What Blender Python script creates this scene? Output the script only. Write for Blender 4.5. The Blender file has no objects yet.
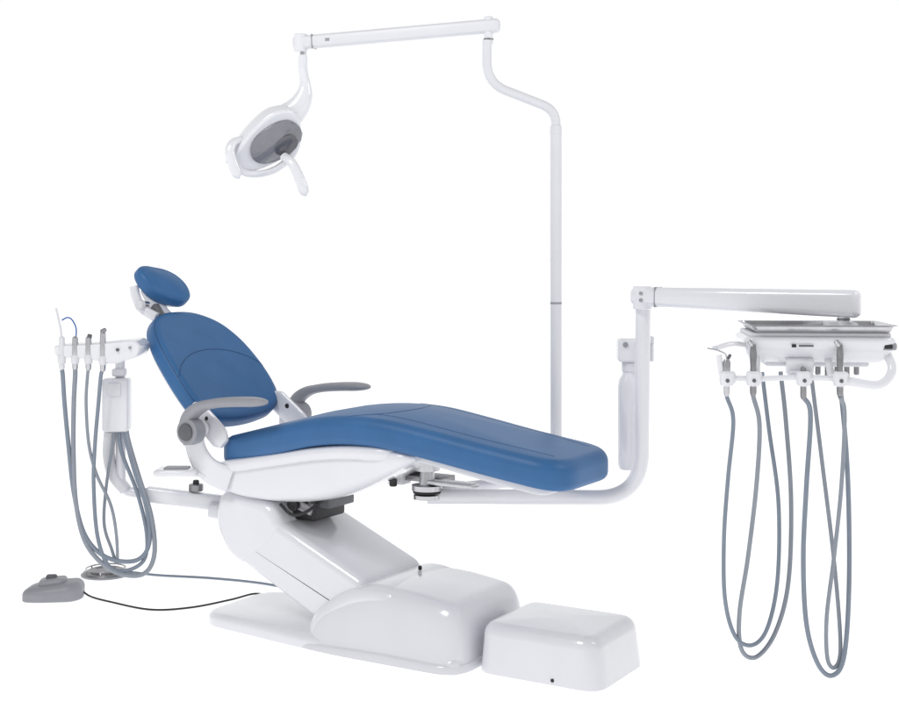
import bpy, bmesh, math
from mathutils import Vector, Matrix
V3=Vector
sc=bpy.context.scene
col=sc.collection
WM={}
# ---------------------------------------------------------------- materials
def mat(name,c,rough=0.4,metal=0.0,var=0.03,nscale=30,bump=0.0,bscale=300,coat=0.0,spec=0.5,emit=0):
    m=bpy.data.materials.new(name); m.use_nodes=True
    nt=m.node_tree; b=nt.nodes['Principled BSDF']
    tc=nt.nodes.new('ShaderNodeTexCoord')
    nz=nt.nodes.new('ShaderNodeTexNoise'); nz.inputs['Scale'].default_value=nscale; nz.inputs['Detail'].default_value=4
    nt.links.new(tc.outputs['Object'],nz.inputs['Vector'])
    rp=nt.nodes.new('ShaderNodeValToRGB')
    rp.color_ramp.elements[0].position=.3; rp.color_ramp.elements[1].position=.7
    rp.color_ramp.elements[0].color=(*[x*(1-var) for x in c],1)
    rp.color_ramp.elements[1].color=(*[min(1,x*(1+var)) for x in c],1)
    nt.links.new(nz.outputs['Fac'],rp.inputs['Fac']); nt.links.new(rp.outputs['Color'],b.inputs['Base Color'])
    b.inputs['Roughness'].default_value=rough; b.inputs['Metallic'].default_value=metal
    b.inputs['Coat Weight'].default_value=coat; b.inputs['Coat Roughness'].default_value=.06
    b.inputs['Specular IOR Level'].default_value=spec
    if emit:
        b.inputs['Emission Color'].default_value=(1,1,1,1); b.inputs['Emission Strength'].default_value=emit
    if bump:
        n2=nt.nodes.new('ShaderNodeTexNoise'); n2.inputs['Scale'].default_value=bscale; n2.inputs['Detail'].default_value=3
        nt.links.new(tc.outputs['Object'],n2.inputs['Vector'])
        bp=nt.nodes.new('ShaderNodeBump'); bp.inputs['Strength'].default_value=bump; bp.inputs['Distance'].default_value=.002
        nt.links.new(n2.outputs['Fac'],bp.inputs['Height']); nt.links.new(bp.outputs['Normal'],b.inputs['Normal'])
    return m
WHITE=mat('white_enamel',(.775,.777,.815),.2,var=.012,nscale=6,coat=.6)
WHITE2=mat('white_plastic',(.72,.722,.755),.38,var=.015,nscale=8)
BLUE=mat('blue_upholstery',(.038,.138,.325),.42,var=.06,nscale=9,bump=.14,bscale=420,spec=.35)
SEAM=mat('blue_stitching',(.018,.066,.175),.6,var=.08,nscale=300)
GREY=mat('grey_plastic',(.31,.315,.345),.42,var=.03,nscale=20)
DGREY=mat('dark_grey_plastic',(.11,.112,.125),.4,var=.05,nscale=20)
BLACK=mat('black_rubber',(.014,.014,.017),.5,var=.1)
HOSE=mat('grey_blue_hose',(.215,.255,.315),.45,var=.05,nscale=25)
HOSE2=mat('grey_hose',(.27,.30,.345),.45,var=.05,nscale=25)
STEEL=mat('brushed_steel',(.55,.55,.57),.27,metal=1,var=.06,nscale=40)
DSTEEL=mat('dull_steel',(.30,.30,.31),.38,metal=1,var=.12,nscale=40)
LENS=mat('lamp_lens',(.20,.205,.23),.12,var=.05,coat=.6)
LENS2=mat('lamp_reflector',(.10,.10,.115),.15,var=.1,coat=.5)
BLUETUBE=mat('blue_tubing',(.03,.12,.4),.4)
FLOOR=mat('white_sweep_added_glow',(.50,.50,.51),.9,var=.004,nscale=2,emit=.86,spec=.1)  # floor is no lamp: glow added to keep it white and wash out shadows
# ---------------------------------------------------------------- geometry builders -> (verts, faces)
def cr(pts,n=8):
    P=[V3(p) for p in pts]; P=[2*P[0]-P[1]]+P+[2*P[-1]-P[-2]]
    out=[]
    for i in range(1,len(P)-2):
        a,b,c,d=P[i-1:i+3]
        for k in range(n):
            t=k/n
            out.append(.5*((2*b)+(c-a)*t+(2*a-5*b+4*c-d)*t*t+(3*b-a-3*c+d)*t**3))
    out.append(P[-2]); return out
def crc(pts,n=8):
    P=[V3(p) for p in pts]; m=len(P); out=[]
    for i in range(m):
        a,b,c,d=P[i-1],P[i],P[(i+1)%m],P[(i+2)%m]
        for k in range(n):
            t=k/n
            out.append(.5*((2*b)+(c-a)*t+(2*a-5*b+4*c-d)*t*t+(3*b-a-3*c+d)*t**3))
    return out
def fil(pts,rad,n=8,closed=False):
    P=[V3(p) for p in pts]; m=len(P); out=[]
    for i in range(m):
        if not closed and i in(0,m-1): out.append(P[i]); continue
        r=rad[i] if isinstance(rad,(list,tuple)) else rad
        a,b,c=P[i-1],P[i],P[(i+1)%m]
        if r<=0: out.append(b); continue
        d1=(a-b).normalized(); d2=(c-b).normalized()
        r=min(r,(a-b).length*.49,(c-b).length*.49)
        p0=b+d1*r; p1=b+d2*r
        for k in range(n+1):
            t=k/n
            out.append((1-t)**2*p0+2*t*(1-t)*b+t*t*p1)
    return out
def dense(pts,step,closed=True):
    P=list(pts); out=[]; m=len(P)
    for i in range(m if closed else m-1):
        a=P[i]; b=P[(i+1)%m]; k=max(1,int((b-a).length/step))
        for j in range(k): out.append(a+(b-a)*(j/k))
    if not closed: out.append(P[-1])
    return out
def curve1(K):
    """smooth 1-D interpolation through (x,y) knots"""
    K=[(2*K[0][0]-K[1][0],2*K[0][1]-K[1][1])]+list(K)+[(2*K[-1][0]-K[-2][0],2*K[-1][1]-K[-2][1])]
    def f(s):
        for i in range(1,len(K)-2):
            if s<=K[i+1][0] or i==len(K)-3:
                x0,y0=K[i];x1,y1=K[i+1]; m0=(K[i+1][1]-K[i-1][1])/(K[i+1][0]-K[i-1][0]); m1=(K[i+2][1]-y0)/(K[i+2][0]-x0)
                d=x1-x0; t=max(-.2,min(1.2,(s-x0)/d))
                return (2*t**3-3*t*t+1)*y0+(t**3-2*t*t+t)*d*m0+(-2*t**3+3*t*t)*y1+(t**3-t*t)*d*m1
    return f
def tube(pts,r,n=14,caps=True):
    P=[V3(p) for p in pts]; m=len(P)
    R=r if isinstance(r,(list,tuple)) else [r]*m
    T=[(P[min(i+1,m-1)]-P[max(i-1,0)]).normalized() for i in range(m)]
    ref=V3((0,0,1)) if abs(T[0].z)<.9 else V3((0,1,0))
    N=T[0].cross(ref).normalized(); vs=[];fs=[]
    for i in range(m):
        if i: 
            N=(N-T[i]*N.dot(T[i])).normalized()
        B=T[i].cross(N)
        for k in range(n):
            a=2*math.pi*k/n; vs.append(P[i]+(N*math.cos(a)+B*math.sin(a))*R[i])
    for i in range(m-1):
        for k in range(n):
            k2=(k+1)%n; fs.append((i*n+k,i*n+k2,(i+1)*n+k2,(i+1)*n+k))
    if caps:
        fs.append(tuple(range(n-1,-1,-1))); fs.append(tuple((m-1)*n+k for k in range(n)))
    return vs,fs
def sweep(pts,ws,hs,side,n=20,ex=.7):
    P=[V3(p) for p in pts]; m=len(P); side=V3(side).normalized(); vs=[];fs=[]
    if not isinstance(ws,(list,tuple)): ws=[ws]*m
    if not isinstance(hs,(list,tuple)): hs=[hs]*m
    f=lambda x:math.copysign(abs(x)**ex,x)
    for i in range(m):
        T=(P[min(i+1,m-1)]-P[max(i-1,0)]).normalized()
        s2=(side-T*side.dot(T)).normalized(); up=s2.cross(T)
        for k in range(n):
            a=2*math.pi*k/n; vs.append(P[i]+s2*ws[i]*f(math.cos(a))+up*hs[i]*f(math.sin(a)))
    for i in range(m-1):
        for k in range(n):
            k2=(k+1)%n; fs.append((i*n+k,i*n+k2,(i+1)*n+k2,(i+1)*n+k))
    fs.append(tuple(range(n-1,-1,-1))); fs.append(tuple((m-1)*n+k for k in range(n)))
    return vs,fs
def endtaper(n,k=5):
    """multipliers that round off both ends of a sweep"""
    out=[]
    for i in range(n):
        d=min(i,n-1-i)/k
        out.append(1 if d>=1 else max(.08,math.sqrt(max(0,1-(1-d)**2))))
    return out
def basis(axis,side=None):
    z=V3(axis).normalized(); r=V3(side) if side else (V3((0,0,1)) if abs(z.z)<.9 else V3((1,0,0)))
    x=(r-z*r.dot(z)).normalized(); y=z.cross(x)
    return Matrix((x,y,z)).transposed().to_4x4()
def lathe(prof,loc,axis=(0,0,1),n=28):
    M=Matrix.Translation(loc)@basis(axis); vs=[];fs=[]
    for r,z in prof:
        for k in range(n):
            a=2*math.pi*k/n; vs.append(M@V3((max(r,1e-4)*math.cos(a),max(r,1e-4)*math.sin(a),z)))
    m=len(prof)
    for i in range(m-1):
        for k in range(n):
            k2=(k+1)%n; fs.append((i*n+k,i*n+k2,(i+1)*n+k2,(i+1)*n+k))
    fs.append(tuple(range(n-1,-1,-1))); fs.append(tuple((m-1)*n+k for k in range(n)))
    return vs,fs
def cyl(p0,p1,r,bev=.003,n=28):
    p0=V3(p0);p1=V3(p1);L=(p1-p0).length
    return lathe([(r-bev,0),(r,bev),(r,L-bev),(r-bev,L)],p0,p1-p0,n)
def rbox(size,M,bev=.01,seg=3,taper=None):
    bm=bmesh.new(); bmesh.ops.create_cube(bm,size=1)
    for v in bm.verts:
        v.co=V3((v.co.x*size[0],v.co.y*size[1],v.co.z*size[2]))
        if taper: taper(v.co)
    bmesh.ops.bevel(bm,geom=list(bm.edges),offset=bev,segments=seg,profile=.5,affect='EDGES')
    bm.verts.index_update()
    vs=[M@v.co for v in bm.verts]; fs=[tuple(v.index for v in f.verts) for f in bm.faces]; bm.free()
    return vs,fs
def cen_in(outline,r):
    m=len(outline); P=[(p[0],p[1]) for p in outline]
    A=sum(P[i][0]*P[(i+1)%m][1]-P[(i+1)%m][0]*P[i][1] for i in range(m))
    if A<0: P=P[::-1]
    N=[]
    for i in range(m):
        dx=P[(i+1)%m][0]-P[i-1][0]; dy=P[(i+1)%m][1]-P[i-1][1]; l=math.hypot(dx,dy) or 1
        N.append((-dy/l,dx/l))
    cx=(min(p[0] for p in P)+max(p[0] for p in P))/2; cy=(min(p[1] for p in P)+max(p[1] for p in P))/2
    return P,N,(cx,cy)
def pillow(outline,h,r,mapf,ct=0,cb=0,nf=6,rs=5,ns=1,flat=False,dome=False,r2=None):
    P,N,c=cen_in(outline,r); m=len(P); rings=[]
    rb=r if r2 is None else r2
    g=(lambda f:math.sqrt(max(0,1-f*f))) if dome else (lambda f:1-f*f)
    def inner(i,rr): return (P[i][0]+N[i][0]*rr,P[i][1]+N[i][1]*rr)
    def interior(f,base,cc,rr):
        return [(c[0]+(inner(i,rr)[0]-c[0])*f,c[1]+(inner(i,rr)[1]-c[1])*f,base+cc*g(f)) for i in range(m)]
    if not flat:
        for k in range(1,nf): rings.append(interior(k/nf,0,-cb,rb))
    for k in range(rs+1):
        th=math.pi/2*k/rs; q=rb*(1-math.sin(th)); rings.append([(*inner(i,q),rb*(1-math.cos(th))) for i in range(m)])
    for k in range(1,ns): 
        z=rb+(h-r-rb)*k/ns; rings.append([(*P[i],z) for i in range(m)])
    for k in range(rs,-1,-1):
        th=math.pi/2*k/rs; q=r*(1-math.sin(th)); rings.append([(*inner(i,q),h-r*(1-math.cos(th))) for i in range(m)])
    if not flat:
        for k in range(nf-1,0,-1): rings.append(interior(k/nf,h,ct,r))
    vs=[mapf(*p) for R in rings for p in R]; fs=[]
    for i in range(len(rings)-1):
        for k in range(m):
            k2=(k+1)%m; fs.append((i*m+k,i*m+k2,(i+1)*m+k2,(i+1)*m+k))
    last=(len(rings)-1)*m
    if flat:
        fs.append(tuple(range(m-1,-1,-1))); fs.append(tuple(last+k for k in range(m)))
    else:
        b=len(vs); vs.append(mapf(c[0],c[1],-cb)); vs.append(mapf(c[0],c[1],h+ct))
        for k in range(m):
            k2=(k+1)%m; fs.append((b,k2,k)); fs.append((b+1,last+k,last+k2))
    return vs,fs
def facec(outline,h,r,ct,a,b):
    P,N,c=cen_in(outline,r); m=len(P); da,db=a-c[0],b-c[1]; d=math.hypot(da,db)
    if d<1e-6: return h+ct
    best=1e9
    for i in range(m):
        p=(P[i][0]+N[i][0]*r-c[0],P[i][1]+N[i][1]*r-c[1]); j=(i+1)%m
        q=(P[j][0]+N[j][0]*r-c[0],P[j][1]+N[j][1]*r-c[1])
        ex,ey=q[0]-p[0],q[1]-p[1]; det=-da*ey+db*ex
        if abs(det)<1e-12: continue
        t=(-p[0]*ey+p[1]*ex)/det; u=(da*p[1]-db*p[0])/det
        if t>0 and -1e-6<=u<=1+1e-6: best=min(best,t)
    f=1/best
    if f<1: return h+ct*(1-f*f)
    q=min(r*.98,(f-1)/f*d)   # distance beyond the flat, follow the rounded edge
    return h-r+math.sqrt(max(0,r*r-q*q))
def merge(*gs):
    V=[];F=[]
    for v,f in gs:
        o=len(V); V+=list(v); F+=[tuple(i+o for i in q) for q in f]
    return V,F
def add(name,parent,*pieces,label=None,category=None,group=None,angle=38,base=False):
    V=[];F=[];MI=[];mats=[]
    for g,mt in pieces:
        if mt not in mats: mats.append(mt)
        o=len(V); V+=list(g[0])
        for q in g[1]: F.append(tuple(i+o for i in q)); MI.append(mats.index(mt))
    lo=V3([min(v[i] for v in V) for i in range(3)]); hi=V3([max(v[i] for v in V) for i in range(3)])
    c=(lo+hi)/2
    if base: c.z=lo.z
    me=bpy.data.meshes.new(name); me.from_pydata([tuple(V3(v)-c) for v in V],[],F)
    for m in mats: me.materials.append(m)
    me.polygons.foreach_set('material_index',MI)
    bm=bmesh.new(); bm.from_mesh(me)
    bmesh.ops.recalc_face_normals(bm,faces=bm.faces); bm.to_mesh(me); bm.free()
    me.polygons.foreach_set('use_smooth',[True]*len(me.polygons))
    me.set_sharp_from_angle(angle=math.radians(angle)); me.update()
    o=bpy.data.objects.new(name,me); col.objects.link(o); o.location=c
    WM[o]=Matrix.Translation(c)
    if parent: o.parent=parent; o.matrix_parent_inverse=WM[parent].inverted()
    if label: o['label']=label
    if category: o['category']=category
    if group: o['group']=group
    return o
def thing(name,loc,label,category,rz=0,group=None):
    e=bpy.data.objects.new(name,None); col.objects.link(e); e.empty_display_size=.1
    e.location=loc; e.rotation_euler=(0,0,rz); WM[e]=Matrix.Translation(loc)@Matrix.Rotation(rz,4,'Z')
    e['label']=label; e['category']=category
    if group: e['group']=group
    return e
# ---------------------------------------------------------------- frames
RZ=math.radians(-31)
MC=Matrix.Translation((-.1,4.95,0))@Matrix.Rotation(RZ,4,'Z')
def C(s,t,z): return MC@V3((s,t,z))
TD=(MC.to_3x3()@V3((0,1,0))); SD=(MC.to_3x3()@V3((1,0,0)))
CAMZ=1.42
def plan(Y0):
    """flat elevation drawing of one assembly: its own unit length, upright plane at world Y0, d = metres behind it"""
    k=Y0/1375
    return lambda u,v,d=0: V3(((u-449.5)*k,Y0+d,CAMZ-(v-250)*k))
def loft(st,n=36,ex=.5):
    """st: list of (s, zbottom, ztop, halfwidth) in chair frame"""
    f=lambda x,e:math.copysign(abs(x)**e,x); vs=[];fs=[]
    for s,zb,zt_,hw in st:
        for k in range(n):
            a=2*math.pi*k/n; vs.append(C(s,hw*f(math.cos(a),ex),(zb+zt_)/2+(zt_-zb)/2*f(math.sin(a),ex*1.15)))
    m=len(st)
    for i in range(m-1):
        for k in range(n): fs.append((i*n+k,i*n+(k+1)%n,(i+1)*n+(k+1)%n,(i+1)*n+k))
    fs.append(tuple(range(n-1,-1,-1))); fs.append(tuple((m-1)*n+k for k in range(n)))
    return vs,fs
# ---------------------------------------------------------------- floor
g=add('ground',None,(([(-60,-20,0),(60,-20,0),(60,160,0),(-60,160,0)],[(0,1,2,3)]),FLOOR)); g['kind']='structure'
# ================================================================ DENTAL CHAIR
ch=thing('dental_chair',(-.1,4.95,0),'reclined blue upholstered dental chair on a glossy white base','dental chair',RZ)
def rectout(s0,s1,t0,t1,R,step=.03):
    return dense(fil([(s0,t0,0),(s1,t0,0),(s1,t1,0),(s0,t1,0)],R,8,True),step)
pl=dense(fil([(-.87,-.20,0),(-.34,-.265,0),(.30,-.265,0),(.30,.265,0),(-.34,.265,0),(-.87,.20,0)],[.10,.1,.05,.05,.1,.10],8,True),.03)
def mplate(a,b,c):
    q=max(0,min(1,(a+.86)/.55)); return C(a,b,c*(1+.9*q*(1-min(1,abs(b)/.27)**2)))
add('base_plate',ch,(pillow(pl,.045,.022,mplate,nf=8,r2=.003),WHITE))
# base cover (front shell)
zf=curve1([(-.40,.10),(-.30,.150),(-.18,.198),(-.05,.230),(.08,.230),(.2,.216),(.34,.194)])
co=dense(fil([(-.385,-.265,0),(-.2,-.285,0),(.318,-.285,0),(.318,.285,0),(-.2,.285,0),(-.385,.265,0)],[.10,.15,.11,.11,.15,.10],12,True),.02)
def cov():
    P,N,c=cen_in(co,.05); m=len(P); rings=[]
    prof=[(0,0),(.001,.03),(.002,.10),(.005,.122),(.010,.135),(.012,.30),(.015,.50),(.019,.66),(.025,.78),(.033,.87),(.045,.94),(.060,.982),(.076,1)]
    for q,z in prof: rings.append([(P[i][0]+N[i][0]*q,P[i][1]+N[i][1]*q,z) for i in range(m)])
    for k in range(11,0,-1):
        f=k/12; rings.append([(c[0]+(P[i][0]+N[i][0]*.076-c[0])*f,c[1]+(P[i][1]+N[i][1]*.076-c[1])*f,1.0) for i in range(m)])
    def mp(a,b,c):
        back=.05*c*max(0,min(1,(-.05-a)/.3)); return C(a+back,b*(1-.12*c),.004+c*zf(a)+.010*c*(1-(b/.28)**2))
    vs=[mp(*p) for R in rings for p in R]; fs=[]
    for i in range(len(rings)-1):
        for k in range(m): fs.append((i*m+k,i*m+(k+1)%m,(i+1)*m+(k+1)%m,(i+1)*m+k))
    b=len(vs); vs.append(mp(c[0],c[1],1)); last=(len(rings)-1)*m
    for k in range(m): fs.append((b,last+k,last+(k+1)%m))
    fs.append(tuple(range(m-1,-1,-1)))
    return vs,fs
add('base_cover',ch,(cov(),WHITE))
def sidemap(t0,crown=0,hw=.2,zmin=-9): 
    return lambda a,b,c: C(a,t0+c,max(zmin,b+crown*(1-min(1,((t0+c)/hw)**2))))
# sleeve wrapping the foot of the lift arm
sl=dense(fil([(-.385,-.06,0),(-.345,.120,0),(-.17,.232,0),(-.02,.256,0),(.12,.190,0),(.14,-.06,0)],[.0,.08,.09,.08,.07,.0],12,True),.012)
add('arm_sleeve',ch,(pillow(sl,.456,.048,sidemap(-.228,.004,.22,.05),flat=True,rs=10),WHITE),(cyl(C(-.045,.06,.250),C(-.045,.06,.266),.007),BLACK))
# lift arm
la=dense(fil([(-.14,.10,0),(-.11,.245,0),(-.47,.405,0),(-.60,.455,0),(-.74,.47,0),(-.76,.34,0),(-.70,.265,0),(-.30,.070,0)],[.02,.04,.12,.06,.05,.05,.08,.03],8,True),.03)
add('lift_arm',ch,(pillow(la,.400,.034,sidemap(-.200,.010,.2),flat=True,rs=9),WHITE))
lh=dense(fil([(-.52,.335,0),(-.48,.40,0),(-.53,.488,0),(-.78,.515,0),(-.805,.39,0),(-.74,.280,0),(-.66,.242,0)],[.06,.05,.07,.05,.05,.04,.04],10,True),.015)
add('lift_arm_cover',ch,(pillow(lh,.410,.036,sidemap(-.205,.004,.2),flat=True,rs=9),WHITE))
add('pivot_mechanism',ch,(rbox((.13,.20,.10),MC@Matrix.Translation((-.47,0,.465)),.012),BLACK),
    (cyl(C(-.43,-.13,.485),C(-.43,.13,.485),.024),DSTEEL),(cyl(C(-.46,-.165,.485),C(-.46,-.10,.485),.024),BLACK),
    (rbox((.06,.16,.06),MC@Matrix.Translation((-.38,0,.495)),.006),DGREY),
    (rbox((.10,.012,.035),MC@Matrix.Translation((-.43,-.145,.480))@Matrix.Rotation(.3,4,'Y'),.004),DSTEEL),
    (tube(cr([C(-.50,-.18,.485),C(-.44,-.19,.455),C(-.38,-.18,.470),C(-.34,-.12,.515)],6),.006),BLACK))
# seat pan : deep glossy shell
zb=curve1([(-.80,.545),(-.74,.508),(-.62,.490),(-.45,.492),(-.30,.514),(-.15,.562),(.0,.630),(.10,.683)])
ztp=curve1([(-.80,.61),(-.74,.636),(-.62,.660),(-.45,.694),(-.30,.722),(-.15,.738),(.0,.738),(.10,.722)])
st=[]
for i in range(37):
    s=-.80+.90*i/36; e=min(1,(i+.3)/5,(36-i+.3)/3); e=math.sqrt(1-(1-e)**2); mid=(zb(s)+ztp(s))/2; hh=(ztp(s)-zb(s))/2
    st.append((s,mid-hh*(.25+.75*e),mid+hh*(.25+.75*e),.234*(.78+.22*e)))
add('seat_pan',ch,(loft(st,44,.40),WHITE))
st=[]
for i in range(31):
    s=-.775+.80*i/30; e=min(1,(i+.3)/4,(30-i+.3)/4); e=math.sqrt(1-(1-e)**2); m_=ztp(s)-.030
    st.append((s,m_-.030*(.3+.7*e),m_+.030,.249*(.8+.2*e)))
add('seat_rim',ch,(loft(st,44,.36),WHITE))
lp=rectout(.0,.58,-.17,.17,.06)
zt=curve1([(-.76,.716),(-.62,.748),(-.46,.786),(-.31,.822),(-.17,.838),(-.02,.834),(.15,.810),(.38,.772),(.68,.728)])
add('leg_rest_pan',ch,(pillow(lp,.035,.012,lambda a,b,c:C(a,b,zt(a)-.135+c),nf=8),WHITE2))
TH=.104
so=dense(fil([(-.765,-.215,0),(-.5,-.262,0),(-.15,-.258,0),(.2,-.236,0),(.672,-.222,0),(.672,.222,0),(.2,.236,0),(-.15,.258,0),(-.5,.262,0),(-.765,.215,0)],[.06,.1,.2,.2,.13,.13,.2,.2,.1,.06],12,True),.02)
def mseat(a,b,c): return C(a,b,zt(a)-TH+c)
seat=pillow(so,TH,.040,mseat,ct=.014,nf=14,rs=8,ns=2,r2=.030)
def ring(outl,q,c,mp,r=.0022):
    P,N,_=cen_in(outl,0); pts=[mp(P[i][0]+N[i][0]*q,P[i][1]+N[i][1]*q,c) for i in range(len(P))]
    pts=pts+pts[:2]; return tube(pts,r,6,False)
def seam(outl,h,r,ct,pts,mp,rr=.0022,off=0):
    return tube([mp(p[0],p[1],facec(outl,h,r,ct,p[0],p[1])+off) for p in cr([(a,b,0) for a,b in pts],10)],rr,6)
se=[ring(so,.008,TH-.020,mseat,.0018)]
se.append(seam(so,TH,.040,.014,[(-.20,-.250),(-.13,-.215),(-.05,-.14),(-.015,0),(-.05,.14),(-.13,.215),(-.20,.250)],mseat,.0015,-.0003))
for sg in(-1,1):
    se.append(seam(so,TH,.040,.014,[(-.09,sg*.178),(.05,sg*.165),(.25,sg*.160),(.45,sg*.150),(.60,sg*.135)],mseat,.0013,-.0003))
add('seat_cushion',ch,(seat,BLUE),(merge(*se),SEAM))
# backrest
B0=V3((-.815,0,.785)); BL=V3((-.670,0,.742)).normalized(); BN=V3((.742,0,.670)).normalized()
BH=.075
def mback(a,b,c):
    b=b*.975
    p=B0+BL*b+V3((0,a*.98+.012,0))+BN*(c-BH+ .35*a*a - .10*(b-.28)**2)
    return MC@p
bo=crc([(0,-.012,0),(.12,-.006,0),(.20,.010,0),(.252,.06,0),(.270,.15,0),(.266,.27,0),(.244,.38,0),(.195,.475,0),(.108,.538,0),(0,.554,0),
        (-.108,.538,0),(-.195,.475,0),(-.244,.38,0),(-.266,.27,0),(-.270,.15,0),(-.252,.06,0),(-.20,.010,0),(-.12,-.006,0)],5)
bk=pillow(bo,BH,.034,mback,ct=.014,nf=12,rs=7,ns=2,r2=.02)
bs=[ring(bo,.007,BH-.014,mback,.0018),
    seam(bo,BH,.034,.014,[(-.262,.20),(-.215,.250),(-.12,.300),(0,.318),(.12,.300),(.215,.250),(.262,.20)],mback,.0016)]
br=add('backrest',ch,(bk,BLUE),(merge(*bs),SEAM))
add('back_shell',br,(pillow(dense([V3((p[0]*.84,p[1]*.88+.04,0)) for p in bo],.03),.03,.012,lambda a,b,c:mback(a,b,c-.027),cb=.02,nf=8),WHITE))
# headrest
H0=V3((-1.252,.012,1.284)); HL=V3((-.66,0,.75)).normalized(); HN=V3((.75,0,.66)).normalized()
ho=crc([(0,-.086,0),(.058,-.088,0),(.100,-.060,0),(.114,.000,0),(.094,.054,0),(.052,.084,0),(0,.090,0),(-.052,.086,0),(-.092,.060,0),(-.110,.012,0),(-.096,-.044,0),(-.056,-.076,0)],6)
def mhead(a,b,c): return MC@(H0+HL*(b-.20*a)+V3((0,a,0))+HN*(c-.05+.9*a*a))
hr=add('headrest',ch,(pillow(ho,.064,.026,mhead,ct=.014,nf=8,rs=6,r2=.020),BLUE),(ring(ho,.006,.050,mhead,.0015),SEAM))
add('headrest_bracket',hr,
    (sweep(cr([C(-1.09,-.03,1.06),C(-1.18,-.03,1.14),C(-1.24,-.03,1.185),C(-1.290,-.03,1.255)],6),.046,.013,TD),WHITE),
    (cyl(C(-1.26,-.10,1.200),C(-1.26,.08,1.200),.015),STEEL),
    (cyl(C(-1.26,-.125,1.200),C(-1.26,-.10,1.200),.021),WHITE2),
    (sweep(cr([C(-1.19,-.09,1.15),C(-1.27,-.09,1.185),C(-1.305,-.09,1.235),C(-1.315,-.09,1.275)],5),.014,.020,TD),WHITE),
    (rbox((.03,.03,.06),MC@Matrix.Translation((-1.205,-.07,1.175))@Matrix.Rotation(-.7,4,'Y'),.006),DGREY))
# armrests
for sg in(-1,1):
    t=.325*sg
    pts=[(-.798,.715),(-.820,.756),(-.806,.806),(-.756,.842),(-.685,.860),(-.61,.869),(-.53,.874),(-.443,.876)]
    P=cr([C(a,t,b) for a,b in pts],6); n=len(P)
    et=endtaper(n,6)
    ws=[(.027+.009*min(1,i/(n*.5)))*(et[i] if i>n/2 else 1) for i in range(n)]; hs=[(.037-.019*min(1,i/(n*.5)))*(et[i] if i>n/2 else 1) for i in range(n)]
    a=add('armrest',ch,(sweep(P,ws,hs,TD,24,.75),GREY))
    k=add('pivot_knob',a,(lathe([(.030,0),(.048,.004),(.051,.03),(.048,.056),(.038,.064)],C(-.80,t-.032,.750),TD,32),GREY),
        (lathe([(.033,0),(.031,.006),(.0,.009)],C(-.80,t-.033*1,.750),-TD,32),DGREY if sg<0 else GREY))
    P=cr([C(-.815,sg*.285,.79),C(-.825,sg*.285,.73),C(-.81,sg*.28,.66),C(-.765,sg*.265,.60),C(-.69,sg*.235,.565)],6); n=len(P)
    add('side_bracket',ch,(sweep(P,.013,[.038+.012*math.sin(i/(n-1)*math.pi/2) for i in range(n)],TD,20,.6),WHITE),
        (cyl(C(-.80,sg*.262,.755),C(-.80,sg*.308,.755),.03),WHITE2))
    P=cr([C(-.87,sg*.24,.83),C(-.82,sg*.243,.79),C(-.76,sg*.246,.745),C(-.71,sg*.246,.70)],5); n=len(P)
    add('back_hinge',ch,(sweep(P,.011,[.045*max(.5,e) for e in endtaper(n,3)],TD,18,.6),WHITE),(cyl(C(-.79,sg*.243-.013,.79),C(-.79,sg*.243+.013,.79),.010),BLACK))
# swivel under seat
add('swivel_joint',ch,
    (lathe([(.02,0),(.05,.003),(.05,.018),(.03,.022),(.03,.030),(.056,.034),(.056,.052),(.03,.056),(.025,.10),(.045,.104),(.045,.14)],C(.055,-.05,.535),(0,0,1)),STEEL),
    (rbox((.20,.10,.02),MC@Matrix.Translation((.0,.02,.60)),.004),DSTEEL),
    (rbox((.10,.06,.05),MC@Matrix.Translation((-.10,-.02,.60)),.006),WHITE2),
    (cyl(C(-.07,-.08,.575),C(-.07,-.08,.61),.014),BLACK),
    (cyl(C(-.05,-.12,.60),C(-.05,-.12,.64),.012),BLACK),
    (rbox((.07,.05,.04),MC@Matrix.Translation((-.03,-.13,.655)),.006),DSTEEL),
    (cyl(C(.055,-.05,.558),C(.055,-.05,.567),.052),BLACK),
    (rbox((.18,.06,.016),MC@Matrix.Translation((.16,-.05,.60)),.004),STEEL))
# side control paddle
MP=MC@Matrix.Translation((-.885,-.31,.592))@Matrix.Rotation(.52,4,'Z')
add('control_paddle',ch,(rbox((.16,.11,.024),MP,.011),WHITE),
    (rbox((.09,.06,.008),MP@Matrix.Translation((0,0,.014)),.003),GREY),
    (sweep(cr([C(-.84,-.285,.590),C(-.77,-.25,.580),C(-.70,-.20,.59)],6),.022,.011,TD),WHITE2),
    (cyl(C(-.78,-.255,.575),C(-.78,-.255,.610),.008),STEEL))
# ================================================================ FLOOR BOX
jo=dense(fil([(.327,-.19,0),(.785,-.19,0),(.785,.205,0),(.327,.205,0)],.075,10,True),.02)
jb=thing('junction_box',C(.556,.007,0),'glossy white floor box standing against the chair base','utility box',RZ)
def mj(a,b,c): 
    k=1-.07*c/.17; return C(.556+(a-.556)*k-.004*c/.17,.007+(b-.007)*k,.003+c)
add('box_housing',jb,(pillow(jo,.166,.040,mj,ct=.007,nf=8,rs=9,r2=.003,ns=2),WHITE),(cyl(C(.62,-.194,.02),C(.62,-.18,.02),.006),BLACK))
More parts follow.
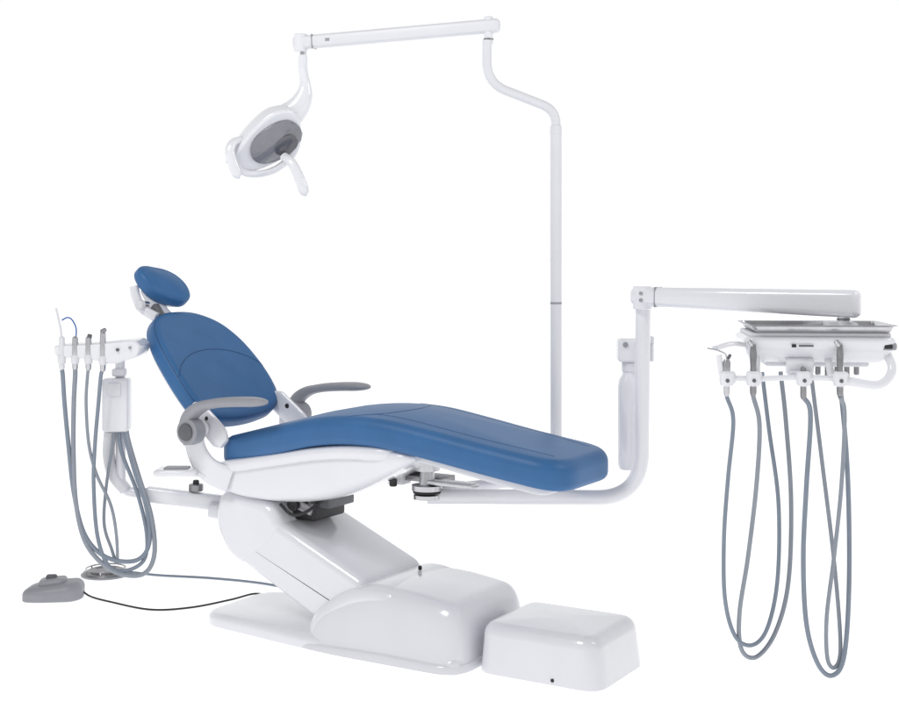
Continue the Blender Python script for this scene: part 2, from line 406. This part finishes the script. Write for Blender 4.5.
# ================================================================ DENTAL LIGHT
PL=plan(5.2)
px=PL(556,250).x
dl=thing('dental_light',(px,5.2,0),'white overhead dental light on a tall bent pole','dental light')
up=fil([PL(556,140),PL(556,110),PL(487,83),PL(487,40)],[0,.10,.10,0],22)
add('pole',dl,(tube(up,.0178,32),WHITE2),
    (tube([(px,5.2,.56),PL(556,134)],.0218,28),WHITE2),
    (tube([PL(556,304),PL(556,302)],.0224,28),GREY),(tube([PL(556,126),PL(556,134)],.0225,28),WHITE2),
    (tube(fil([(px,5.2,.60),(px,5.2,.56),C(.06,.02,.56)],[0,.03,0]),.0195,16),WHITE))
A0=V3((-.615,5.42,2.235)); A1=PL(500,25)
ax=(A1-A0).normalized(); L=(A1-A0).length
MA=Matrix.Translation((A0+A1)/2)@basis(ax,(0,0,1))
AF=ax.cross(V3((0,0,1))).normalized()
la_=add('swing_arm',dl,(rbox((.053,.046,L),MA,.016,5),WHITE2),
    (rbox((.055,.050,.004),MA@Matrix.Translation((0,0,-L/2+.085)),.001,1),GREY),
    (cyl(A1-ax*.045+V3((0,0,-.07)),A1-ax*.045+V3((0,0,.036)),.018),WHITE),(cyl(A1-ax*.045+V3((0,0,-.055)),A1-ax*.045+V3((0,0,-.045)),.0195),DSTEEL),
    (cyl(A0+ax*.03+V3((0,0,-.036)),A0+ax*.03+V3((0,0,.034)),.027),WHITE))
HP=plan(5.42)
pm=A0+ax*.15+AF*.023
add('arm_plate_mark',la_,(rbox((.012,.018,.002),Matrix.Translation(pm)@basis(AF,(0,0,1)),.0005,1),GREY))
hx=A0+ax*.04
n_=V3((.40,-.78,-.50)).normalized(); a_=V3((.80,.16,.56)); a_=(a_-n_*a_.dot(n_)).normalized(); b_=n_.cross(a_)*-1
if b_.z<0: b_=-b_
hc=HP(267,141,-.03)
def mlamp(a,b,c): return hc+a_*a+b_*b-n_*c
nkP=cr([hx+V3((.0,0,-.05)),hx+V3((.0,0,-.10)),HP(305,84),HP(304,95),HP(298,107),HP(286,118),HP(270,127,.02)],7); nn=len(nkP)
nk=add('lamp_neck',dl,(tube([hx+V3((0,0,-.03)),hx+V3((0,0,-.055))],.012,16),STEEL),
   (sweep(nkP,[.018+.052*(max(0,i/(nn-1)-.25)/.75)**1.1 for i in range(nn)],[.018+.024*(max(0,i/(nn-1)-.3)/.7) for i in range(nn)],(.5,0,-.6),22,.9),WHITE))
lo_=crc([(.155,.040,0),(.125,.085,0),(.06,.100,0),(-.03,.080,0),(-.10,.050,0),(-.155,.020,0),(-.165,-.028,0),(-.11,-.080,0),(.0,-.103,0),(.09,-.084,0),(.142,-.025,0)],7)
lh_=add('lamp_head',dl,(pillow(lo_,.060,.012,lambda a,b,c:mlamp(a,b,c-.02-.25*a*a),ct=.080,nf=12,dome=True,cb=0),WHITE),
    (sweep(cr([mlamp(-.165,.02,-.005),mlamp(-.13,-.065,-.03),mlamp(-.04,-.112,-.035),mlamp(.06,-.10,-.03),mlamp(.130,-.035,-.02)],7),.009,.014,n_,16),WHITE))
lens_o=crc([(.115,.005,0),(.09,.055,0),(.03,.074,0),(-.05,.064,0),(-.094,.03,0),(-.105,-.02,0),(-.072,-.062,0),(.0,-.080,0),(.068,-.070,0),(.106,-.037,0)],6)
lm=lambda a,b,c:mlamp(a+.024,b-.012,-c-.018)
add('lens',lh_,(pillow(lens_o,.014,.004,lm,ct=.022,nf=8),LENS),
   (pillow([V3((p[0]*.45+.03,p[1]*.5-.02,0)) for p in lens_o],.006,.002,lambda a,b,c:lm(a,b,c+.032),ct=.003),LENS2))
for q in range(2):
    p=[HP(247,141,-.05),HP(238,143,-.08),HP(234,152,-.10),HP(237,165,-.10),HP(243,180,-.10)] if q==0 else [HP(285,157,-.04),HP(294,164,-.07),HP(302,180,-.08),HP(308,197,-.08)]
    P=cr(p,6); n=len(P); et=endtaper(n,3)
    add('handle',lh_,(sweep(P,[(.017+.005*i/n)*(et[i] if i>n/2 else 1) for i in range(n)],[.015*(et[i] if i>n/2 else 1) for i in range(n)],(1,0,.3),16,.8),WHITE))
# ================================================================ DELIVERY UNIT
DP=plan(4.85); pxx=DP(641,300).x
du=thing('delivery_unit',(pxx,4.85,0),'white dental delivery unit on a swing arm beside the chair','dental delivery unit')
add('support_post',du,(tube(fil([C(.055,-.05,.545),C(.22,.05,.545),DP(520,497),DP(641,498),DP(643,308)],[0,.05,.05,.16,0],20),.0268,28),WHITE),
    (cyl(DP(643,312),DP(643,300),.021),STEEL))
E0=DP(632,296); E1=V3((1.315,4.40,1.247))
ex=(E1-E0).normalized(); EL=(E1-E0).length
ME=Matrix.Translation((E0+E1)/2)@basis(ex,(0,0,1))
def tp(co):
    q=co.z/EL+.5; co.x*=(.96+.38*q); 
sa=add('swing_arm',du,(rbox((.068,.060,EL),ME,.022,7,tp),WHITE),
    (cyl(E0+ex*.040+V3((0,0,-.045)),E0+ex*.040+V3((0,0,.036)),.034),WHITE),
    (rbox((.071,.064,.003),ME@Matrix.Translation((0,0,-EL/2+.10)),.001,1),GREY),
    (cyl(E1-ex*.055+V3((0,0,-.10)),E1-ex*.055+V3((0,0,-.02)),.019),WHITE),(cyl(E1-ex*.055+V3((0,0,-.055)),E1-ex*.055+V3((0,0,-.047)),.022),DSTEEL))
EF=ex.cross(V3((0,0,1))).normalized()
for q in range(2):
    add('screw_cap',sa,(cyl(E0+ex*.050+EF*.028+V3((0,0,.012-.024*q)),E0+ex*.050+EF*.0365+V3((0,0,.012-.024*q)),.006,.001),GREY))
BP=plan(4.95)
add('bottle_bracket',du,(rbox((.085,.075,.085),Matrix.Translation(BP(629,350)),.012),WHITE),
   (rbox((.05,.04,.03),Matrix.Translation(BP(646,340,-.02)),.006),WHITE2),(rbox((.012,.05,.06),Matrix.Translation(BP(650,352,-.03)),.003),WHITE2),
   (cyl(BP(629,362),BP(629,372),.026),WHITE2),(cyl(BP(624,344,-.045),BP(624,344,-.035),.009),GREY))
add('water_bottle',None,(lathe([(.02,0),(.034,.004),(.040,.02),(.040,.30),(.036,.325),(.024,.345),(.022,.36)],BP(629,470),(0,0,1)),WHITE),
   label='slim white water bottle hanging from the bracket behind the post',category='water bottle')
# head
D=plan(4.4)
hrz=math.radians(-5)
hcx=D(813,345)
MH=Matrix.Translation(hcx)@Matrix.Rotation(hrz,4,'Z')
def LH(x,y,z): return MH@V3((x,y,z))
hdo=dense(fil([(-.234,-.16,0),(.234,-.16,0),(.234,.16,0),(-.234,.16,0)],.045,8,True),.02)
def mhd(a,b,c):
    q=1-min(1,c/.085); return LH(a*(1-.13*q*q),b*(1-.34*q*q)+.018*q,c-.050)
hd=add('control_head',du,(pillow(hdo,.085,.022,mhd,ct=0,nf=4,rs=7,ns=6,r2=.014),WHITE),
   (rbox((.43,.27,.014),MH@Matrix.Translation((0,0,.040)),.005),WHITE2),
   (rbox((.045,.21,.024),MH@Matrix.Translation((.208,-.040,.006)),.007),GREY),
   (rbox((.025,.010,.014),MH@Matrix.Translation((.203,-.146,.006)),.003),BLACK),
   (rbox((.014,.004,.010),MH@Matrix.Translation((-.085,-.159,.008)),.001,1),BLACK),
   (rbox((.045,.003,.006),MH@Matrix.Translation((-.048,-.1585,.008)),.001,1),DGREY),
   (rbox((.10,.14,.03),MH@Matrix.Translation((.10,.10,.056)),.01),WHITE2))
add('lower_housing',hd,(rbox((.32,.18,.022),MH@Matrix.Translation((.0,.01,-.052)),.008),WHITE2),
   (rbox((.085,.035,.05),MH@Matrix.Translation((-.06,-.11,-.058))@Matrix.Rotation(.4,4,'X'),.008),WHITE),
   (rbox((.055,.03,.03),MH@Matrix.Translation((-.07,-.125,-.086)),.008),WHITE2))
add('grab_handle',du,(tube(fil([LH(.205,-.10,-.01),LH(.226,-.125,-.070),LH(.180,-.15,-.118),LH(.060,-.148,-.097)],[0,.05,.05,0],10),.0140,18),WHITE))
add('holder_bar',du,(tube(cr([LH(-.315,-.175,-.02),LH(-.31,-.175,-.06),LH(-.295,-.17,-.088),LH(-.20,-.16,-.095),LH(-.06,-.15,-.09),LH(.06,-.147,-.095)],6),.009,14),WHITE),
   (sweep(cr([LH(-.325,-.17,.0),LH(-.27,-.14,.012),LH(-.20,-.08,.0)],5),.02,.008,(0,1,0)),WHITE),
   (tube([LH(-.20,-.16,-.095),LH(-.19,-.09,-.02)],.012),WHITE),(tube([LH(.03,-.15,-.09),LH(.03,-.08,-.02)],.012),WHITE))
hold=[(-.292,-.175),(-.210,-.165),None,(-.056,-.155),None,(.055,-.155)]
HZ=-.118
for h_ in hold:
    if not h_: continue
    x,y=h_
    add('instrument_holder',du,(lathe([(.012,0),(.020,.004),(.023,.02),(.022,.042),(.015,.048)],LH(x,y,HZ),(0,0,1)),WHITE),
       (rbox((.038,.045,.040),MH@Matrix.Translation((x+.010,y+.022,HZ+.026)),.010),WHITE),
       (cyl(LH(x,y-.026,HZ+.02),LH(x,y-.017,HZ+.02),.006,.001),DGREY))
add('connector_block',du,*[(cyl(LH(-.02+.030*i,-.03,-.104+(.012 if i%2 else 0)),LH(-.02+.030*i,-.03,-.055),.0085),DSTEEL) for i in range(6)])
MT=MH@Matrix.Translation((.004,-.01,.050))
def tray():
    o=rectout(-.226,.226,-.155,.155,.03); P,N,c=cen_in(o,0); m=len(P)
    prof=[(.028,0),(.020,.004),(.012,.02),(0,.022),(-.004,.020),(0,.0185),(.010,.0165),(.018,.002),(.026,-.002)]
    vs=[MT@V3((P[i][0]+N[i][0]*q,P[i][1]+N[i][1]*q,z)) for q,z in prof for i in range(m)]; fs=[]
    for j in range(len(prof)-1):
        for k in range(m): fs.append((j*m+k,j*m+(k+1)%m,(j+1)*m+(k+1)%m,(j+1)*m+k))
    fs.append(tuple(range(m))); l=(len(prof)-1)*m; fs.append(tuple(l+k for k in range(m-1,-1,-1)))
    return vs,fs
add('instrument_tray',None,(tray(),STEEL),label='shallow stainless steel instrument tray on top of the delivery head',category='tray')
def handpiece(i,kind,x,y,path,r,mt,depths):
    h=LH(x,y,HZ)
    e=thing('dental_handpiece' if kind!='syringe' else 'air_water_syringe',h,
        'grey hosed dental handpiece hanging in a white holder' if kind!='syringe' else 'air and water syringe with thin bent steel tip in its holder',
        'dental handpiece' if kind!='syringe' else 'dental syringe',group='instruments hanging from the delivery head')
    b=h+V3((0,0,.0))
    if kind=='syringe':
        add('handle',e,(lathe([(.007,-.03),(.009,-.02),(.011,.04),(.012,.075),(.008,.085)],b),STEEL))
        add('tip',e,(tube(cr([b+V3((0,0,.08)),b+V3((-.004,0,.10)),b+V3((-.03,0,.112)),b+V3((-.06,0,.118))],5),.0025,8),STEEL),(cyl(b+V3((.004,0,.085)),b+V3((.012,0,.10)),.005),DGREY))
    elif kind=='tall':
        add('handle',e,(lathe([(.007,-.03),(.010,-.02),(.011,.02),(.009,.06),(.011,.10),(.008,.13)],b),DSTEEL))
        add('tip',e,(cyl(b+V3((0,0,.125)),b+V3((-.014,0,.142)),.008),STEEL))
    else:
        add('handle',e,(lathe([(.006,-.04),(.0095,-.03),(.0095,.03),(.0085,.058),(.005,.062)],b),DSTEEL))
    P=[b+V3((0,0,-.03))]
    n=len(path)
    for j,(u,v) in enumerate(path):
        P.append(D(u,v,depths[0]+(depths[1]-depths[0])*j/(n-1)))
    add('hose',e,(tube(cr(P,10),r,12),mt))
paths=[
 ('syringe',[(723,415),(719,470),(716,530),(718,590),(729,628),(747,638),(763,622),(774,575),(776,500),(768,430),(762,372)],.0066,HOSE,(-.16,.0)),
 ('tall',[(749,420),(747,480),(740,550),(733,605),(736,642),(752,651),(772,628),(786,580),(790,500),(786,420),(782,372)],.0072,HOSE2,(-.15,.02)),
 None,
 ('short',[(799,410),(796,480),(794,550),(798,615),(810,655),(825,668),(838,650),(844,580),(844,480),(839,400),(834,372)],.0076,HOSE,(-.14,-.02)),
 None,
 ('tall',[(833,410),(831,480),(825,550),(819,610),(821,652),(830,661),(836,640),(831,560),(820,460),(810,372)],.0066,HOSE2,(-.13,-.01)),
]
for i,(pp,hh) in enumerate(zip(paths,hold)):
    if pp: handpiece(i,pp[0],hh[0],hh[1],*pp[1:])
# ================================================================ ASSISTANT UNIT
A=plan(5.3)
au=thing('assistant_unit',(A(120,400).x,5.3,0),'white assistant instrument console on a low swing arm','dental assistant unit')
add('support_arm',au,(rbox((.33,.05,.06),Matrix.Translation(A(188,499))@Matrix.Rotation(math.radians(7),4,'Y'),.014,4),WHITE),
   (cyl(A(196,491),A(196,484),.028),DSTEEL),(cyl(A(196,485),A(196,480),.012),BLACK),
   (rbox((.12,.07,.055),Matrix.Translation(A(226,510,-.03))@Matrix.Rotation(math.radians(9),4,'Y'),.012),WHITE),
   (cyl(A(228,497),A(228,520),.03),WHITE2),
   (rbox((.03,.006,.04),Matrix.Translation(A(228,512,-.067)),.001,1),GREY))
add('upright',au,(tube(fil([A(150,493),A(121,492),A(120,350)],[0,.10,0],10),.019,18),WHITE),
   (sweep(cr([A(110,432),A(109,455),A(114,475),A(126,490)],6),.03,.022,(0,1,0)),WHITE2))
add('control_box',au,(rbox((.102,.07,.205),Matrix.Translation(A(118,404,-.02)),.012),WHITE),
   (rbox((.05,.01,.05),Matrix.Translation(A(118,388,-.056)),.003),WHITE2),
   (rbox((.05,.05,.03),Matrix.Translation(A(120,372,-.01)),.008),WHITE2))
# flat moulded shelf that widens towards the post
sh=dense(fil([(64,343,0),(104,341,0),(143,337,0),(149,343,0),(147,354,0),(120,362,0),(104,357,0),(66,354,0)],[4,6,5,3,5,8,8,4],8,True),2.5)
def msh(a,b,c): return A(a,b,-.15+c)
add('instrument_shelf',au,(pillow(sh,.16,1.0,lambda a,b,c:msh(a,b,c if c<.02 or c>.14 else c),flat=True,rs=1) if False else
    (lambda P:( [A(p[0],p[1],-.140) for p in P]+[A(p[0],p[1],.02) for p in P]+[A(105+(p[0]-105)*.97,349+(p[1]-349)*.86,-.147) for p in P]+[A(105+(p[0]-105)*.97,349+(p[1]-349)*.86,.027) for p in P],
      [(k,(k+1)%len(P),len(P)+(k+1)%len(P),len(P)+k) for k in range(len(P))]+[(2*len(P)+k,2*len(P)+(k+1)%len(P),(k+1)%len(P),k) for k in range(len(P))]
      +[(len(P)+k,len(P)+(k+1)%len(P),3*len(P)+(k+1)%len(P),3*len(P)+k) for k in range(len(P))]+[tuple(2*len(P)+k for k in range(len(P)-1,-1,-1)),tuple(3*len(P)+k for k in range(len(P)))]))(sh),WHITE),
   (cyl(A(127,347,-.158),A(127,347,-.140),.006),DGREY),(cyl(A(139,345,-.158),A(139,345,-.140),.005),GREY))
ih=[(72,349),(85,349),(98,349),(112,350)]
for u,v in ih:
    add('instrument_holder',au,(lathe([(.010,0),(.0145,.003),(.016,.02),(.015,.030),(.012,.034)],A(u,v+12,-.140),(0,0,1)),WHITE2))
lp_=[
 [(73,370),(74,400),(77,440),(82,490),(92,530),(112,552),(140,556),(153,540),(150,505),(138,470),(128,435),(124,410)],
 [(85,370),(83,400),(82,450),(84,500),(94,540),(118,565),(146,570),(158,552),(155,515),(142,475),(131,440),(127,420)],
 [(97,370),(95,400),(97,440),(104,470),(117,500),(122,530),(122,558),(116,545),(108,520),(110,480),(116,440),(118,425)],
 [(110,370),(107,400),(103,440),(101,480),(104,530),(114,560),(130,566),(148,556),(150,530),(140,490),(124,450),(121,425)],
]
rr=[.0085,.009,.0062,.0075]; mm=[HOSE,HOSE2,HOSE2,HOSE]
nm=[('saliva_ejector','slim white saliva ejector with a curved tip and long hose','saliva ejector'),
    ('suction_valve','steel suction handpiece with long grey hose on the console','suction handpiece'),
    ('air_water_syringe','air and water syringe with blue tube in the console holder','dental syringe'),
    ('suction_valve','short steel suction handpiece with looping grey hose','suction handpiece')]
for i,((u,v),pa) in enumerate(zip(ih,lp_)):
    h=A(u,v,-.140); e=thing(nm[i][0],h,nm[i][1],nm[i][2],group='instruments hanging from the assistant console')
    top=.052 if i!=3 else .074
    add('handle',e,(lathe([(.008,-.070),(.011,-.060),(.012,.0),(.011,top),(.006,top+.006)],h),STEEL if i else WHITE2))
    if i==0: add('tip',e,(tube(cr([h+V3((0,0,.04)),h+V3((-.004,0,.08)),h+V3((-.012,0,.12)),h+V3((-.022,0,.165))],5),.0045,10),WHITE2))
    if i==1: add('tip',e,(tube(cr([h+V3((0,0,.03)),h+V3((.004,0,.085)),h+V3((-.012,0,.12)),h+V3((-.03,0,.128)),h+V3((-.05,0,.118))],6),.0028,8),BLUETUBE))
    if i==2: add('tip',e,(cyl(h+V3((0,0,.04)),h+V3((.006,0,.066)),.009),DGREY))
    if i==3: add('tip',e,(cyl(h+V3((-.008,0,.078)),h+V3((.012,0,.088)),.008),DSTEEL))
    P=[h+V3((0,0,-.062))]+[A(a,b+(3 if j==0 else 0),-.140+.11*j/11) for j,(a,b) in enumerate(pa)]
    add('hose',e,(tube(cr(P,10),rr[i],12),mm[i]))
# ================================================================ FOOT CONTROLS
fp=thing('foot_pedal',(-1.62,5.60,0),'grey plastic foot pedal with black cable lying on the floor','foot pedal')
MF=Matrix.Translation((-1.61,5.6,0))@Matrix.Rotation(math.radians(8),4,'Z')
fo=dense(fil([(-.125,-.06,0),(-.06,-.082,0),(.08,-.085,0),(.118,-.04,0),(.118,.06,0),(.06,.08,0),(-.10,.075,0)],.06,8,True),.012)
add('pedal_body',fp,(pillow(fo,.07,.036,lambda a,b,c:MF@V3((a,b,.003+c*(.74+1.3*(a+.12)))),ct=.008,nf=8,r2=.006,rs=8),GREY))
add('pedal_plate',fp,(pillow(dense(fil([(-.06,-.045,0),(.05,-.045,0),(.05,.045,0),(-.06,.045,0)],.03,6,True),.01),.028,.012,lambda a,b,c:MF@V3((a,b,.056+c+.08*a)),ct=.004,nf=4),GREY),
   (rbox((.045,.03,.022),MF@Matrix.Translation((-.01,0,.088)),.009),DGREY))
add('cable',fp,(tube(cr([(-1.50,5.61,.03),(-1.46,5.60,.008),(-1.365,5.53,.005),(-1.178,5.41,.005),(-1.026,5.44,.005),(-.888,5.56,.005),(-.80,5.66,.005),(-.72,5.60,.006)],10),.004,8),BLACK))
fd=thing('foot_switch',(-1.5,6.0,0),'round steel foot switch disc with grey cable on the floor','foot switch')
add('disc',fd,(lathe([(.10,.003),(.102,.010),(.095,.018),(.07,.02),(.068,.028),(.05,.03),(.045,.026),(0,.026)],(-1.5,6.0,0)),DSTEEL),
   (lathe([(.098,0),(.106,.002),(.106,.008),(.10,.011)],(-1.5,6.0,.001)),GREY))
add('guard_ring',fd,(tube([(-1.5+.085*math.cos(t/18*math.pi),6.0+.085*math.sin(t/18*math.pi),.032) for t in range(37)],.0035,8),STEEL),
   *[(cyl((-1.5+.085*math.cos(q),6.0+.085*math.sin(q),.012),(-1.5+.085*math.cos(q),6.0+.085*math.sin(q),.032),.004,.001),STEEL) for q in(0.5,2.6,4.7)])
add('cable',fd,(tube(cr([(-1.42,6.02,.012),(-1.36,6.01,.008),(-1.257,5.97,.007),(-1.03,5.92,.007),(-.80,5.83,.007),(-.62,5.70,.007),(-.56,5.55,.03)],10),.0055,8),HOSE))
# ================================================================ camera, light, world
cam=bpy.data.cameras.new('camera'); co_=bpy.data.objects.new('camera',cam); col.objects.link(co_)
co_.location=(0,0,CAMZ); co_.rotation_euler=(math.pi/2,0,0)
cam.sensor_width=36; cam.lens=55.06; cam.shift_y=-.1201; cam.clip_end=500; sc.camera=co_
w=bpy.data.worlds.new('World'); sc.world=w; w.use_nodes=True; nt=w.node_tree
bg=nt.nodes['Background']; tc=nt.nodes.new('ShaderNodeTexCoord'); sx=nt.nodes.new('ShaderNodeSeparateXYZ')
def ramp(out,p0,v0,p1,v1):
    r=nt.nodes.new('ShaderNodeMapRange'); r.interpolation_type='SMOOTHSTEP'
    for k,v in zip(('From Min','From Max','To Min','To Max'),(p0,p1,v0,v1)): r.inputs[k].default_value=v
    nt.links.new(out,r.inputs['Value']); return r.outputs['Result']
nt.links.new(tc.outputs['Generated'],sx.inputs[0])
rz_=ramp(sx.outputs['Z'],.25,1.0,.75,.62); ry_=ramp(sx.outputs['Y'],-.1,.54,.75,1.0)
mu=nt.nodes.new('ShaderNodeMath'); mu.operation='MULTIPLY'; nt.links.new(rz_,mu.inputs[0]); nt.links.new(ry_,mu.inputs[1])
bg.inputs['Color'].default_value=(.985,.99,1,1)
m2=nt.nodes.new('ShaderNodeMath'); m2.operation='MULTIPLY'; m2.inputs[1].default_value=1.03; nt.links.new(mu.outputs[0],m2.inputs[0]); nt.links.new(m2.outputs[0],bg.inputs['Strength'])
def area(name,loc,target,size,energy,c=(1,1,1)):
    l=bpy.data.lights.new(name,'AREA'); l.energy=energy; l.size=size; l.color=c; l.shape='SQUARE'
    o=bpy.data.objects.new(name,l); col.objects.link(o); o.location=loc
    o.rotation_euler=(V3(target)-V3(loc)).to_track_quat('-Z','Y').to_euler()
area('softbox_key',(-2.2,2.4,4.4),(0,4.8,.5),1.5,76)
area('softbox_fill',(3.0,3.6,3.4),(0,4.9,.5),1.0,28)
sc.view_settings.view_transform='Standard'; sc.view_settings.look='None'; sc.view_settings.exposure=0
